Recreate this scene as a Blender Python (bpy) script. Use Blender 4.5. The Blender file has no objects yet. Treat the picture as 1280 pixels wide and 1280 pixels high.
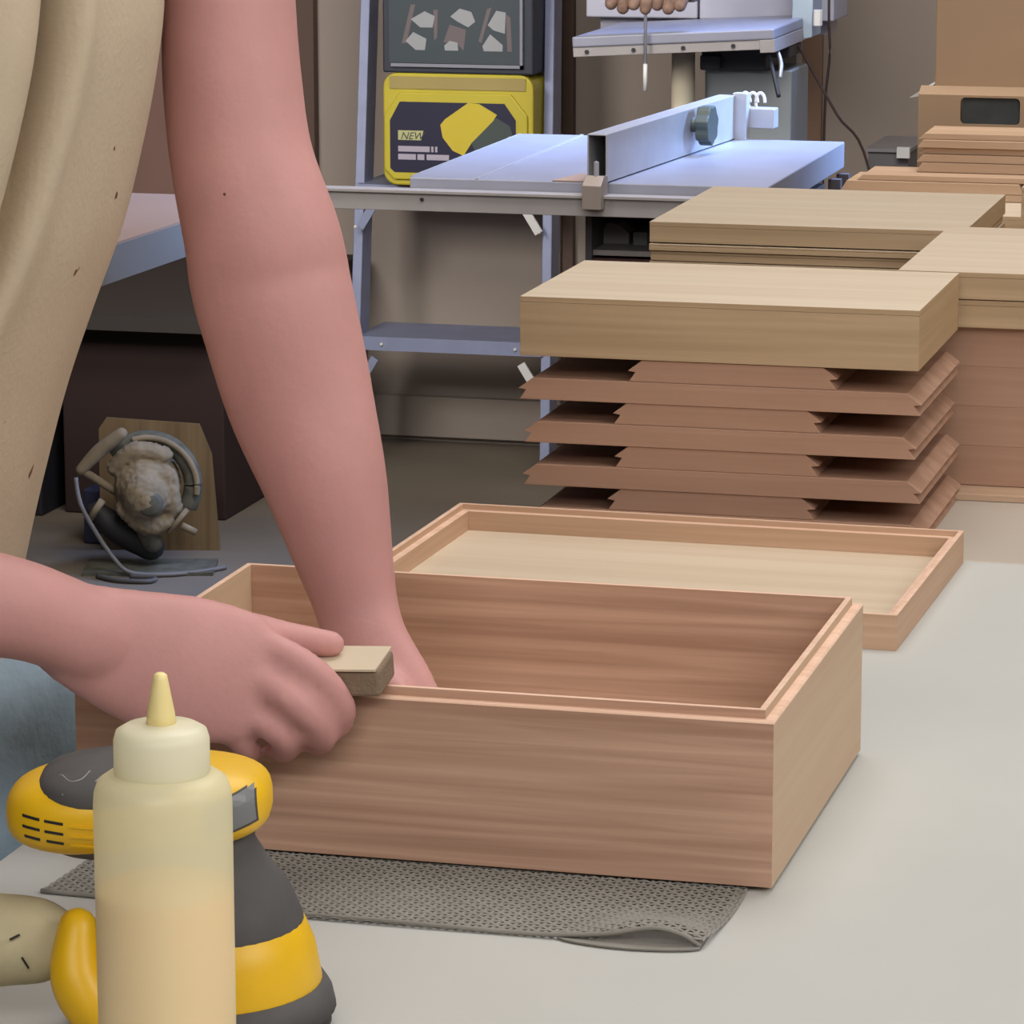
import bpy, bmesh, math, random
from mathutils import Vector, Matrix
C = bpy.context.scene.collection
T = 0.9                                   # height of the work table above the floor
PI = math.pi

# ------------------------------------------------------------------ camera
cam_d = bpy.data.cameras.new('camera'); cam = bpy.data.objects.new('camera', cam_d); C.objects.link(cam)
yaw, pitch, roll = 0.25693, 0.20298, -0.0012
fwd = Vector((-math.sin(yaw)*math.cos(pitch), math.cos(yaw)*math.cos(pitch), -math.sin(pitch)))
rgt = Vector((math.cos(yaw), math.sin(yaw), 0)); upv = rgt.cross(fwd)
r2 = math.cos(roll)*rgt + math.sin(roll)*upv; u2 = -math.sin(roll)*rgt + math.cos(roll)*upv
cam.matrix_world = Matrix(((r2.x, u2.x, -fwd.x, 0.3682), (r2.y, u2.y, -fwd.y, -1.981), (r2.z, u2.z, -fwd.z, 0.635+T), (0, 0, 0, 1)))
cam_d.sensor_width = 36; cam_d.lens = 36*4611.1/1280; cam_d.clip_start = .05
bpy.context.scene.camera = cam

# ------------------------------------------------------------------ light and exposure
vs = bpy.context.scene.view_settings
bpy.context.scene.display_settings.display_device = 'sRGB'
vs.view_transform = 'Standard'; vs.look = 'None'; vs.gamma = 1; vs.use_curve_mapping = False; vs.exposure = 0.0
W = bpy.data.worlds.new('world'); bpy.context.scene.world = W; W.use_nodes = True
W.node_tree.nodes['Background'].inputs[0].default_value = (.8, .88, 1, 1); W.node_tree.nodes['Background'].inputs[1].default_value = .4

def area(name, loc, target, sx, sy, power, col, spread=None):
    l = bpy.data.lights.new(name, 'AREA'); l.shape = 'RECTANGLE'; l.size = sx; l.size_y = sy; l.energy = power; l.color = col
    if spread: l.spread = math.radians(spread)
    o = bpy.data.objects.new(name, l); C.objects.link(o); o.location = loc
    o.rotation_euler = (Vector(target)-Vector(loc)).to_track_quat('-Z', 'Y').to_euler()
    return o
area('overhead_area_light', (0.1, 1.0, 2.9), (0.1, 1.0, 0), 1.6, 1.6, 36, (1, .985, .97))
area('overhead_area_light', (0.4, -2.6, 2.85), (-.3, .6, .9), 2.4, 1.0, 60, (1, .985, .975))  # added camera-side fill that brightens the front faces
area('overhead_area_light', (2.0, -.6, 2.6), (0, .4, .9), 1.2, 1.2, 30, (1, .98, .96))
area('overhead_area_light', (-.6, 3.0, 2.85), (-1.4, 5.8, .5), 1.8, 1.0, 78, (1, .97, .94))  # added fill to brighten the back of the shop
area('back_wall_fill', (-2.4, 2.0, 2.0), (-1.75, 5.9, .45), .8, .8, 11, (1, .96, .92), 75)  # added fill from the left for the lower back wall
area('cool_daylight', (-.5, 4.9, 2.75), (-.98, 4.3, .95), .8, .8, 15, (.34, .50, 1), 50)  # added blue lamp overhead, standing in for window daylight on the saw
area('cool_daylight', (.75, 4.9, 1.75), (-.92, 4.25, .98), .6, .6, 8, (.34, .56, 1), 30)

# ------------------------------------------------------------------ helpers
def lin(c):
    return tuple(((v/255)/12.92 if v/255 <= .04045 else ((v/255+.055)/1.055)**2.4) for v in c)+(1,)
def mat(name, col, rough=.6, metal=0, bump=0, bscale=80, var=0, vscale=8, spec=.5, sss=0):
    m = bpy.data.materials.new(name); m.use_nodes = True; n = m.node_tree.nodes; L = m.node_tree.links
    b = n['Principled BSDF']; b.inputs['Base Color'].default_value = lin(col); b.inputs['Roughness'].default_value = rough
    b.inputs['Metallic'].default_value = metal; b.inputs['Specular IOR Level'].default_value = spec
    if sss:
        b.inputs['Subsurface Weight'].default_value = sss; b.inputs['Subsurface Radius'].default_value = (.02, .008, .004); b.inputs['Subsurface Scale'].default_value = .5
    tc = n.new('ShaderNodeTexCoord')
    no = n.new('ShaderNodeTexNoise'); no.inputs['Scale'].default_value = vscale; no.inputs['Detail'].default_value = 4
    L.new(tc.outputs['Object'], no.inputs['Vector'])
    mx = n.new('ShaderNodeMix'); mx.data_type = 'RGBA'; mx.blend_type = 'MULTIPLY'
    mr = n.new('ShaderNodeMapRange'); mr.inputs[1].default_value = .3; mr.inputs[2].default_value = .7
    mr.inputs[3].default_value = 1-(var or .06); mr.inputs[4].default_value = 1.0+(var or .06)*.3
    L.new(no.outputs['Fac'], mr.inputs[0]); mx.inputs[0].default_value = 1
    mx.inputs[6].default_value = lin(col); L.new(mr.outputs[0], mx.inputs[7]); L.new(mx.outputs[2], b.inputs['Base Color'])
    if bump:
        n2 = n.new('ShaderNodeTexNoise'); n2.inputs['Scale'].default_value = bscale; n2.inputs['Detail'].default_value = 3
        L.new(tc.outputs['Object'], n2.inputs['Vector'])
        bp = n.new('ShaderNodeBump'); bp.inputs['Strength'].default_value = bump; bp.inputs['Distance'].default_value = .002
        L.new(n2.outputs['Fac'], bp.inputs['Height']); L.new(bp.outputs[0], b.inputs['Normal'])
    return m
def wood(name, c1, c2, axis='X', fine=1.0, rough=.62):
    m = bpy.data.materials.new(name); m.use_nodes = True; n = m.node_tree.nodes; L = m.node_tree.links
    b = n['Principled BSDF']; b.inputs['Roughness'].default_value = rough; b.inputs['Specular IOR Level'].default_value = .3
    tc = n.new('ShaderNodeTexCoord'); mp = n.new('ShaderNodeMapping'); L.new(tc.outputs['Object'], mp.inputs[0])
    s = {'X': (4.5, 170, 170), 'Y': (170, 4.5, 170), 'Z': (170, 170, 4.5)}[axis]; mp.inputs['Scale'].default_value = [v*fine for v in s]
    a = n.new('ShaderNodeTexNoise'); a.inputs['Scale'].default_value = 1.0; a.inputs['Detail'].default_value = 5; a.inputs['Distortion'].default_value = .6
    L.new(mp.outputs[0], a.inputs['Vector'])
    mp2 = n.new('ShaderNodeMapping'); L.new(tc.outputs['Object'], mp2.inputs[0]); mp2.inputs['Scale'].default_value = [v*.22 for v in s]
    a2 = n.new('ShaderNodeTexNoise'); a2.inputs['Scale'].default_value = 1.0; a2.inputs['Detail'].default_value = 3; L.new(mp2.outputs[0], a2.inputs['Vector'])
    ad = n.new('ShaderNodeMath'); ad.operation = 'ADD'; L.new(a.outputs['Fac'], ad.inputs[0]); L.new(a2.outputs['Fac'], ad.inputs[1])
    mr = n.new('ShaderNodeMapRange'); mr.inputs[1].default_value = .75; mr.inputs[2].default_value = 1.25; L.new(ad.outputs[0], mr.inputs[0])
    mx = n.new('ShaderNodeMix'); mx.data_type = 'RGBA'; mx.inputs[6].default_value = lin(c1); mx.inputs[7].default_value = lin(c2)
    L.new(mr.outputs[0], mx.inputs[0]); L.new(mx.outputs[2], b.inputs['Base Color'])
    bp = n.new('ShaderNodeBump'); bp.inputs['Strength'].default_value = .15; bp.inputs['Distance'].default_value = .001
    L.new(a.outputs['Fac'], bp.inputs['Height']); L.new(bp.outputs[0], b.inputs['Normal'])
    return m

def obj(name, bm, m, parent=None, bevel=0, smooth=False, loc=None):
    bmesh.ops.recalc_face_normals(bm, faces=bm.faces)
    me = bpy.data.meshes.new(name); bm.to_mesh(me); bm.free()
    o = bpy.data.objects.new(name, me); C.objects.link(o)
    for x in (m if isinstance(m, (list, tuple)) else [m]): me.materials.append(x)
    if parent: o.parent = parent
    if loc is not None: o.location = loc
    if smooth:
        for p in me.polygons: p.use_smooth = True
    if bevel:
        b = o.modifiers.new('bevel', 'BEVEL'); b.width = bevel; b.segments = 2; b.limit_method = 'ANGLE'; b.angle_limit = .6
    return o
def thing(name, label, cat, loc=(0, 0, 0), rotz=0, group=None):
    o = bpy.data.objects.new(name, None); C.objects.link(o); o.location = loc; o.rotation_euler = (0, 0, rotz); o.empty_display_size = .05
    o['label'] = label; o['category'] = cat
    if group: o['group'] = group
    return o
def tag(o, label, cat, group=None):
    o['label'] = label; o['category'] = cat
    if group: o['group'] = group
    return o
def struct(name, bm, m, **k):
    o = obj(name, bm, m, **k); o['kind'] = 'structure'; return o
def nb(): return bmesh.new()
def box(bm, x0, x1, y0, y1, z0, z1, M=None):
    v = [bm.verts.new(Vector(p) if M is None else M @ Vector(p)) for p in
         ((x0, y0, z0), (x1, y0, z0), (x1, y1, z0), (x0, y1, z0), (x0, y0, z1), (x1, y0, z1), (x1, y1, z1), (x0, y1, z1))]
    for f in ((3, 2, 1, 0), (4, 5, 6, 7), (0, 1, 5, 4), (1, 2, 6, 5), (2, 3, 7, 6), (3, 0, 4, 7)): bm.faces.new([v[i] for i in f])
    return bm
def bx(*a, **k): return box(nb(), *a, **k)
def frame_of(t, ref):
    t = t.normalized(); e1 = ref.cross(t)
    if e1.length < 1e-4: e1 = Vector((1, 0, 0)).cross(t)
    if e1.length < 1e-4: e1 = Vector((0, 1, 0)).cross(t)
    e1.normalize(); return e1, t.cross(e1)
def tube(bm, pts, r, n=12, ref=(0, 0, 1), caps=True):
    """straight-jointed tube; r a number or list of radii / (rx, ry)"""
    P = [Vector(p) for p in pts]; rs = r if isinstance(r, (list, tuple)) else [r]*len(P); rings = []
    for i, p in enumerate(P):
        t = (P[min(i+1, len(P)-1)]-P[max(i-1, 0)])
        if t.length < 1e-7: t = Vector((0, 0, 1))
        e1, e2 = frame_of(t, Vector(ref)); q = rs[i]; rx, ry = q if isinstance(q, (list, tuple)) else (q, q)
        rings.append([bm.verts.new(p+e1*rx*math.cos(2*PI*k/n)+e2*ry*math.sin(2*PI*k/n)) for k in range(n)])
    for a, b in zip(rings, rings[1:]):
        for k in range(n): bm.faces.new((a[k], a[(k+1) % n], b[(k+1) % n], b[k]))
    if caps: bm.faces.new(rings[0][::-1]); bm.faces.new(rings[-1])
    return bm
def smooth_path(rows, per=5):
    """Catmull-Rom through rows of numbers"""
    out = []
    R = [rows[0]]+list(rows)+[rows[-1]]
    for i in range(1, len(R)-2):
        for k in range(per):
            t = k/per
            out.append([.5*((2*b)+(c-a)*t+(2*a-5*b+4*c-d)*t*t+(-a+3*b-3*c+d)*t**3) for a, b, c, d in zip(R[i-1], R[i], R[i+1], R[i+2])])
    out.append(list(rows[-1])); return out
def limb(bm, rows, n=20, ref=(0, 0, 1), per=5):
    """rows x, y, z, rx, ry with rounded ends"""
    q = smooth_path(rows, per)
    def endcap(a, b):
        p, o_ = Vector(a[:3]), Vector(b[:3]); d = (p-o_).normalized(); r = min(a[3], a[4]); res = []
        for ang in (30, 55, 75, 86):
            s, c = math.sin(math.radians(ang)), math.cos(math.radians(ang)); res.append(list(p+d*r*s)+[a[3]*c, a[4]*c])
        return res
    q = endcap(q[0], q[1])[::-1]+q+endcap(q[-1], q[-2])
    return tube(bm, [a[:3] for a in q], [(a[3], a[4]) for a in q], n=n, ref=ref)
def curve_tube(bm, pts, r, n=8, per=6): 
    q = smooth_path(pts, per); return tube(bm, q, r, n)
def lathe(bm, prof, n=32, c=(0, 0, 0), M=None):
    rings = []
    for r, z in prof:
        rings.append([bm.verts.new((M or Matrix.Identity(4)) @ Vector((c[0]+r*math.cos(2*PI*k/n), c[1]+r*math.sin(2*PI*k/n), c[2]+z))) for k in range(n)])
    for a, b in zip(rings, rings[1:]):
        for k in range(n): bm.faces.new((a[k], a[(k+1) % n], b[(k+1) % n], b[k]))
    if prof[0][0] > 1e-5: bm.faces.new(rings[0][::-1])
    if prof[-1][0] > 1e-5: bm.faces.new(rings[-1])
    bmesh.ops.remove_doubles(bm, verts=bm.verts, dist=1e-6)
    return bm
def prism(bm, poly, d0, d1, plane='xz'):
    """extrude a polygon; plane xz -> depth along y, xy -> depth along z, yz -> depth along x"""
    f = {'xz': lambda a, b, d: (a, d, b), 'xy': lambda a, b, d: (a, b, d), 'yz': lambda a, b, d: (d, a, b)}[plane]
    A = [bm.verts.new(f(a, b, d0)) for a, b in poly]; B = [bm.verts.new(f(a, b, d1)) for a, b in poly]
    bm.faces.new(A); bm.faces.new(B[::-1]); n = len(poly)
    for k in range(n): bm.faces.new((A[k], B[k], B[(k+1) % n], A[(k+1) % n]))
    return bm
def rrect(x0, x1, z0, z1, r, n=5):
    out = []
    for cx, cz, a in ((x1-r, z1-r, 0), (x0+r, z1-r, 90), (x0+r, z0+r, 180), (x1-r, z0+r, 270)):
        for k in range(n+1):
            t = math.radians(a+90*k/n); out.append((cx+r*math.cos(t), cz+r*math.sin(t)))
    return out
def remesh(bm, name, m, parent, voxel, smooth=3, fac=.5):
    o = obj(name, bm, m, parent)
    r = o.modifiers.new('remesh', 'REMESH'); r.mode = 'VOXEL'; r.voxel_size = voxel; r.use_smooth_shade = True
    s = o.modifiers.new('smooth', 'SMOOTH'); s.iterations = smooth; s.factor = fac
    dg = bpy.context.evaluated_depsgraph_get(); ev = o.evaluated_get(dg); me = bpy.data.meshes.new_from_object(ev)
    o.modifiers.clear(); o.data = me
    for p in me.polygons: p.use_smooth = True
    return o

# ------------------------------------------------------------------ materials
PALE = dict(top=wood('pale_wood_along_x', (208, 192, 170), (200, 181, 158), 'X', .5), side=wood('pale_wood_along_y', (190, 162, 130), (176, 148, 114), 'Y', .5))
OAKX = wood('pinkish_oak_along_x', (204, 166, 142), (168, 130, 108), 'X', .9)
OAKY = wood('pinkish_oak_along_y', (202, 176, 148), (194, 165, 137), 'Y', .6)
OAKRIM = wood('oak_rim_highlight', (232, 196, 172), (214, 176, 150), 'X', .8)  # paler oak: edge highlight and freshly sanded edge in one colour
LIDX = wood('oak_lid_along_x', (206, 172, 144), (186, 152, 124), 'X', .8)
LIDY = wood('oak_lid_along_y', (206, 172, 144), (186, 152, 124), 'Y', .8)
LIDB = wood('lid_bottom_veneer', (208, 190, 166), (200, 179, 154), 'X', .35)
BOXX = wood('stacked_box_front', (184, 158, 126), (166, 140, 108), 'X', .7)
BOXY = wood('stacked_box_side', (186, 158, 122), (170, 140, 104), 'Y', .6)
BRD = wood('board_pink_brown', (176, 140, 118), (158, 122, 100), 'X', .6)
SLAT = wood('slat_pile', (194, 164, 138), (174, 144, 116), 'X', .7)
TABLE = mat('white_table_top', (190, 190, 185), .5, var=.05, vscale=5)
TABLE2 = mat('grey_table_top', (176, 164, 150), .6, var=.06, vscale=5)
STEEL = mat('grey_steel', (158, 152, 150), .5, .15, var=.1, vscale=14)
ALU = mat('brushed_aluminium', (186, 186, 190), .38, .55, var=.08, vscale=20)
CAST = mat('cast_table_surface', (146, 147, 160), .42, .2, var=.1, vscale=10)
LADDER = mat('ladder_aluminium', (146, 152, 180), .5, .3, var=.1, vscale=20)  # blue daylight tint on the aluminium is put into this colour
DARK = mat('black_plastic', (34, 34, 38), .5)
WHITE = mat('white_plastic', (220, 218, 215), .5)
SKIN = mat('skin', (199, 147, 142), .55, bump=.12, bscale=220, var=.10, vscale=16, spec=.3, sss=.12)
WALL = mat('wall_paint', (162, 149, 138), .85, var=.08, vscale=2)
WALL2 = mat('wall_plywood', (140, 112, 92), .8, var=.1, vscale=3)
TRIM = mat('brown_trim', (92, 72, 62), .7)
FLOOR = mat('concrete_floor', (118, 107, 92), .8, var=.2, vscale=2.5, bump=.2, bscale=30)
CARD = mat('cardboard', (168, 140, 112), .85, var=.06, vscale=5, bump=.1, bscale=60)

# ------------------------------------------------------------------ the room
struct('floor', bx(-3.4, 3.0, -4.0, 6.05, -.1, 0), FLOOR)
struct('ceiling', bx(-3.4, 3.0, -4.0, 6.05, 3.0, 3.1), mat('ceiling_paint', (210, 206, 200), .9))
struct('wall_back', bx(-3.4, 3.0, 5.97, 6.1, 0, 3.0), WALL)
struct('wall_left', bx(-3.5, -3.4, -4.0, 6.1, 0, 3.0), mat('wall_left_paint', (120, 102, 92), .85))
struct('wall_front', bx(-3.4, 3.0, -4.1, -4.0, 0, 3.0), WALL)
b = nb(); box(b, 3.0, 3.1, -4.0, 4.5, 0, 3.0); box(b, 3.0, 3.1, 5.6, 6.1, 0, 3.0); box(b, 3.0, 3.1, 4.5, 5.6, 0, 1.1); box(b, 3.0, 3.1, 4.5, 5.6, 2.2, 3.0)
struct('wall_right', b, WALL)
b = nb()
for a in ((3.0, 3.06, 4.5, 4.55, 1.1, 2.2), (3.0, 3.06, 5.55, 5.6, 1.1, 2.2), (3.0, 3.06, 4.55, 5.55, 1.1, 1.15), (3.0, 3.06, 4.55, 5.55, 2.15, 2.2), (3.01, 3.05, 5.03, 5.07, 1.15, 2.15)): box(b, *a)
struct('window_1', b, WHITE)
struct('baseboard_back', bx(-2.17, 3.0, 5.945, 5.97, .012, .105), WALL, bevel=.003)
struct('trim_1', bx(-2.235, -2.17, 5.935, 5.97, 0, 3.0), TRIM, bevel=.003)
struct('trim_2', bx(-1.635, -1.60, 5.93, 5.97, .1, 3.0), WALL, bevel=.003)
struct('trim_3', bx(-1.60, -1.573, 5.945, 5.97, .1, 3.0), TRIM, bevel=.003)
struct('trim_4', bx(-1.07, -1.02, 5.95, 5.97, .1, 3.0), WALL2, bevel=.003)
struct('trim_5', bx(-3.4, -2.235, 5.955, 5.97, 0, 3.0), mat('brown_wall_panel', (128, 98, 88), .8))

# ------------------------------------------------------------------ work tables
t = thing('work_table', 'white-topped work table in the foreground carrying the open box', 'table', (0, 0, 0))
obj('tabletop', bx(-.45, .85, -.85, .905, T-.035, T), TABLE, t, bevel=.002)
for x in (-.38, .78):
    for y in (-.78, .83): obj('leg', bx(x-.035, x+.035, y-.035, y+.035, 0, T-.035), OAKY, t)
obj('apron_rail', bx(-.36, .76, -.77, -.745, T-.13, T-.035), OAKX, t)
t = thing('stack_table', 'grey-topped table behind the white one carrying the wood stacks', 'table', (0, 0, 0))
obj('tabletop', bx(-.383, .85, .908, 3.35, T-.035, T-.0005), TABLE2, t, bevel=.002)
for x in (-.31, .78):
    for y in (.98, 3.28): obj('leg', bx(x-.035, x+.035, y-.035, y+.035, 0, T-.035), OAKY, t)

# ------------------------------------------------------------------ mitred boxes and lids
def wall_part(name, L, prof, m, parent, cx, cy, rot, bevel=.0003, rim=False):
    """a side with mitred ends; prof = (inward, z); L outer length; outside face at local y=0 looking -y"""
    b = nb(); M = Matrix.Translation((cx, cy, 0)) @ Matrix.Rotation(rot, 4, 'Z')
    A = [b.verts.new(M @ Vector((-L/2+u, u, z))) for u, z in prof]; B = [b.verts.new(M @ Vector((L/2-u, u, z))) for u, z in prof]
    n = len(prof)
    for k in range(n): b.faces.new((A[k], A[(k+1) % n], B[(k+1) % n], B[k]))
    b.faces.new(A[::-1]); b.faces.new(B)
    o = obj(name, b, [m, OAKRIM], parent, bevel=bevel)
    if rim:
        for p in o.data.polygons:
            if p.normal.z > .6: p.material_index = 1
    return o
def tray(t, Wd, Dp, prof, mx, my, mb, zb, tb, th):
    """box with front-right outer corner at the local origin, running to -x and +y"""
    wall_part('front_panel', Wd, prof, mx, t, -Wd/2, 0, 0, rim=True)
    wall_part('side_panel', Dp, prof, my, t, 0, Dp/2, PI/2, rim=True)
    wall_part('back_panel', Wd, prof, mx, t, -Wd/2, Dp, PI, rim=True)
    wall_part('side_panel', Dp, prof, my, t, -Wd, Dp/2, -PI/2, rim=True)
    obj('bottom_panel', bx(-Wd+th, -th, th, Dp-th, zb, zb+tb), mb, t)
H = .0973
t = thing('open_box', 'open pink-brown oak box with a rebated rim, being sanded on the grey mat', 'box', (0, 0, T+.003))
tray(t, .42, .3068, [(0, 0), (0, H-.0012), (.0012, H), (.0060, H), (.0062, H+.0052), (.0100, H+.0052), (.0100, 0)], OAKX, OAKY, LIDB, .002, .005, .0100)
H = .0265
t = thing('box_lid', 'shallow oak lid lying open side up behind the open box', 'lid', (-.0208, .5902, T), -.0194)
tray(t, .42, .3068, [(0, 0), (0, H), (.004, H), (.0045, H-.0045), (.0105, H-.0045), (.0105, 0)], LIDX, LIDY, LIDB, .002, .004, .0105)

# closed boxes of the stacks
def closed_box(label, x0, x1, y0, y1, z0, z1, seams=(), group=None, cat='box', name='closed_box'):
    t = thing(name, label, cat, (x1, y0, T+z0), 0, group); h = z1-z0; w = x1-x0; d = y1-y0; tp = min(.0045, h*.25)
    prof = [(0, .0005), (0, h-tp-.0002), (.009, h-tp-.0002), (.009, .0005)]
    wall_part('front_panel', w, prof, BOXX, t, -w/2, 0, 0); wall_part('back_panel', w, prof, BOXX, t, -w/2, d, PI)
    wall_part('side_panel', d, prof, BOXY, t, 0, d/2, PI/2); wall_part('side_panel', d, prof, BOXY, t, -w, d/2, -PI/2)
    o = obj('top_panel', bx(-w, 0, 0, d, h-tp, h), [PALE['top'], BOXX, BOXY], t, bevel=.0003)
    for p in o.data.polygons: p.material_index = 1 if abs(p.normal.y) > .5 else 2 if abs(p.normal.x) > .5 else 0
    obj('bottom_panel', bx(-w+.009, -.009, .009, d-.009, 0, .005), PALE['top'], t)
    return t
closed_box('long closed pale wooden box resting on the stack of mitred boards', -.3936, -.0612, .945, 1.172, .145, .195)
closed_box('pale lid at the right frame edge, upper of two above the board block', -.115, .215, 1.178, 1.488, .171, .195)
closed_box('pale lid directly under the upper lid at the right frame edge', -.115, .215, 1.180, 1.490, .146, .1705)
closed_box('farthest pale closed box, topmost of the back stack before the saw', -.4135, -.105, 1.525, 1.835, .1655, .186)
zz = [.1565, .1475, .126, .1]
closed_box('thin pale panel box second from top in the back stack', -.4135, -.107, 1.523, 1.833, .1575, .1645, name='thin_panel')
closed_box('pale box third from top in the back stack', -.4125, -.105, 1.526, 1.836, .1475, .1570, name='thin_panel')
for z0, z1, w in ((.11, .147, 'fourth'), (.073, .1095, 'fifth'), (.036, .0725, 'sixth'), (0, .0355, 'bottom')):
    closed_box('pale box %s in the back stack, hidden behind the near boxes' % (w if w == 'bottom' else w+' from top'), -.4135, -.105, 1.525, 1.835, z0, z1)
# mitred boards
def board(label, xc, L, y0, y1, z0, th, group='mitred boards', mt=BRD):
    q = [(-L/2+.002, 0), (-L/2+.0075, th*.46), (-L/2, th*.54), (-L/2+.012, th)]
    q = [(-L/2+.0015, 0), (-L/2+.0070, th*.44), (-L/2+.0005, th*.50), (-L/2+.0125, th)]
    poly = q+[(-a, c) for a, c in q[::-1]]
    o = obj('mitred_board', prism(nb(), poly, 0, y1-y0), mt, None, bevel=.0004, loc=(xc, y0, T+z0)); tag(o, label, 'board', group); return o
random.seed(4); th = .145/8
for k in range(8):
    zb = .145-th*(k+1); dx = random.uniform(-.004, .004); row = ['top', 'second', 'third', 'fourth'][k//2]
    nm = row+' from the top' if row != 'top' else 'topmost'
    if k % 2 == 0: board('short mitred board, %s of the short ones between the long boards' % nm, (-.215, -.2275, -.2275, -.232)[k//2], (.176, .176, .173, .176)[k//2], .947, 1.165, zb+.0001, th-.0002)
    else: board('long mitred board, %s of the long ones under the closed box' % nm, -.2235+dx, (.338, .330, .336, .334)[k//2], .9455, 1.170, zb+.0001, th-.0002)
for k in range(4):
    zb = .0055+.0351*(3-k)
    o = obj('plain_board', bx(-.165, .165, 0, .30, 0, .0350), BRD, None, bevel=.0003, loc=(.047+(0, .0006, -.0004, .0003)[k], 1.1915, T+zb))
    tag(o, 'red-brown board %s in the tight block under the right-hand lids' % (['topmost', 'second from top', 'third from top', 'lowest'][k]), 'board', 'boards under the right-hand lids')
o = obj('base_board', bx(-.17, .17, 0, .34, 0, .005), SLAT, None, loc=(.055, 1.150, T)); tag(o, 'thin pinkish base board lying on the table under the right-hand board block', 'board')
# pile at the right rear
closed_box('pale box at the right frame edge behind the right-hand lids, upper', -.1, .2, 1.93, 2.2, .15, .1830)
closed_box('pale box at the right frame edge behind the right-hand lids, lower', -.095, .2, 1.93, 2.2, .0, .1485)
o = closed_box('pale support box under the loose slat pile by the carton', -.42, -.02, 2.56, 2.86, 0, .0735)
sl = [(-.418, -.12, .0740, .009, 'lowest wide slat of the pile in front of the carton'), (-.425, -.19, .0835, .013, 'thick wide slat second from bottom of the pile by the carton'),
      (-.405, -.16, .097, .007, 'thin wide slat topping the wide ones in the pile'), (-.335, -.12, .1045, .012, 'short slat lowest of the narrow ones against the carton'),
      (-.335, -.10, .117, .010, 'short slat second of the narrow ones against the carton'), (-.333, -.09, .1275, .008, 'short slat third of the narrow ones against the carton'),
      (-.334, -.10, .136, .010, 'short slat fourth of the narrow ones against the carton'), (-.333, -.08, .1465, .0075, 'topmost short slat under the carton handle hole')]
for k, (x0, x1, z0, h, lb) in enumerate(sl):
    q = [(0, 0), (x1-x0, 0), (x1-x0-.006, h), (.008, h)]
    o = obj('wood_slat', prism(nb(), q, 0, .10), SLAT, None, bevel=.0006, loc=(x0, 2.70+.004*(k % 3)+(.05 if k > 2 else 0), T+z0)); o.rotation_euler = (0, 0, random.uniform(-.015, .02)); tag(o, lb, 'wood slat', 'slat pile by the carton')

# cartons
t = thing('cardboard_carton', 'tall cardboard carton with a handle hole behind the slat pile', 'carton', (-.357, 2.908, T))
b = nb()
outer = [b.verts.new((x, 0, z)) for x, z in ((0, 0), (.42, 0), (.42, .19), (0, .19))]
hole = [b.verts.new((x, 0, z)) for x, z in rrect(.056, .135, .155-.003, .189-.002, .006, 4)]
ed = [b.edges.new((L_[i], L_[(i+1) % len(L_)])) for L_ in (outer, hole) for i in range(len(L_))]
bmesh.ops.triangle_fill(b, edges=ed, use_beauty=True)
r = bmesh.ops.extrude_face_region(b, geom=b.faces[:]); bmesh.ops.translate(b, vec=(0, .004, 0), verts=[v for v in r['geom'] if isinstance(v, bmesh.types.BMVert)])
obj('front_panel', b, CARD, t)
b = nb(); box(b, 0, .004, .004, .34, 0, .19); box(b, .416, .42, .004, .34, 0, .19); box(b, .004, .416, .336, .34, 0, .19); obj('side_panels', b, CARD, t)
obj('upper_carton', bx(.018, .42, .022, .34, .19, .62), CARD, t, bevel=.002)
obj('sloping_flap', prism(nb(), [(0, .19), (.022, .2), (.024, .198), (.002, .188)], 0, .42, 'yz'), CARD, t)
o = obj('side_flap', prism(nb(), [(-.016, .183), (.0, .186), (.012, .198), (.008, .199)], .02, .10), WHITE, t); o['label'] = 'white flap edge'
o = tag(obj('tool_pouch', prism(nb(), rrect(0, .076, 0, .046, .01), 0, .06), mat('dark_grey_cloth', (62, 66, 66), .7, var=.3, vscale=40), loc=(-.299, 2.9135, T+.146)), 'dark grey pouch visible through the carton handle hole', 'pouch')
o = tag(obj('support_block', bx(0, .09, 0, .07, 0, .1455), CARD, loc=(-.305, 2.9135, T+.0003)), 'cardboard insert holding the dark pouch inside the carton', 'cardboard')

t = thing('grey_bin', 'low grey bin with pale rim beyond the saw, left of the carton', 'bin', (-.843, 5.5, 0))
obj('body', bx(0, .083, 0, .25, 0, .735), mat('bin_grey', (110, 106, 108), .6), t); obj('rim', bx(-.004, .087, -.006, .256, .735, .742), mat('rim_grey', (140, 136, 138), .5), t)
o = obj('lid_edge', bx(.062, .088, -.02, -.0065, .725, .747), WHITE, t); o['label'] = 'small white lid edge'

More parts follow.
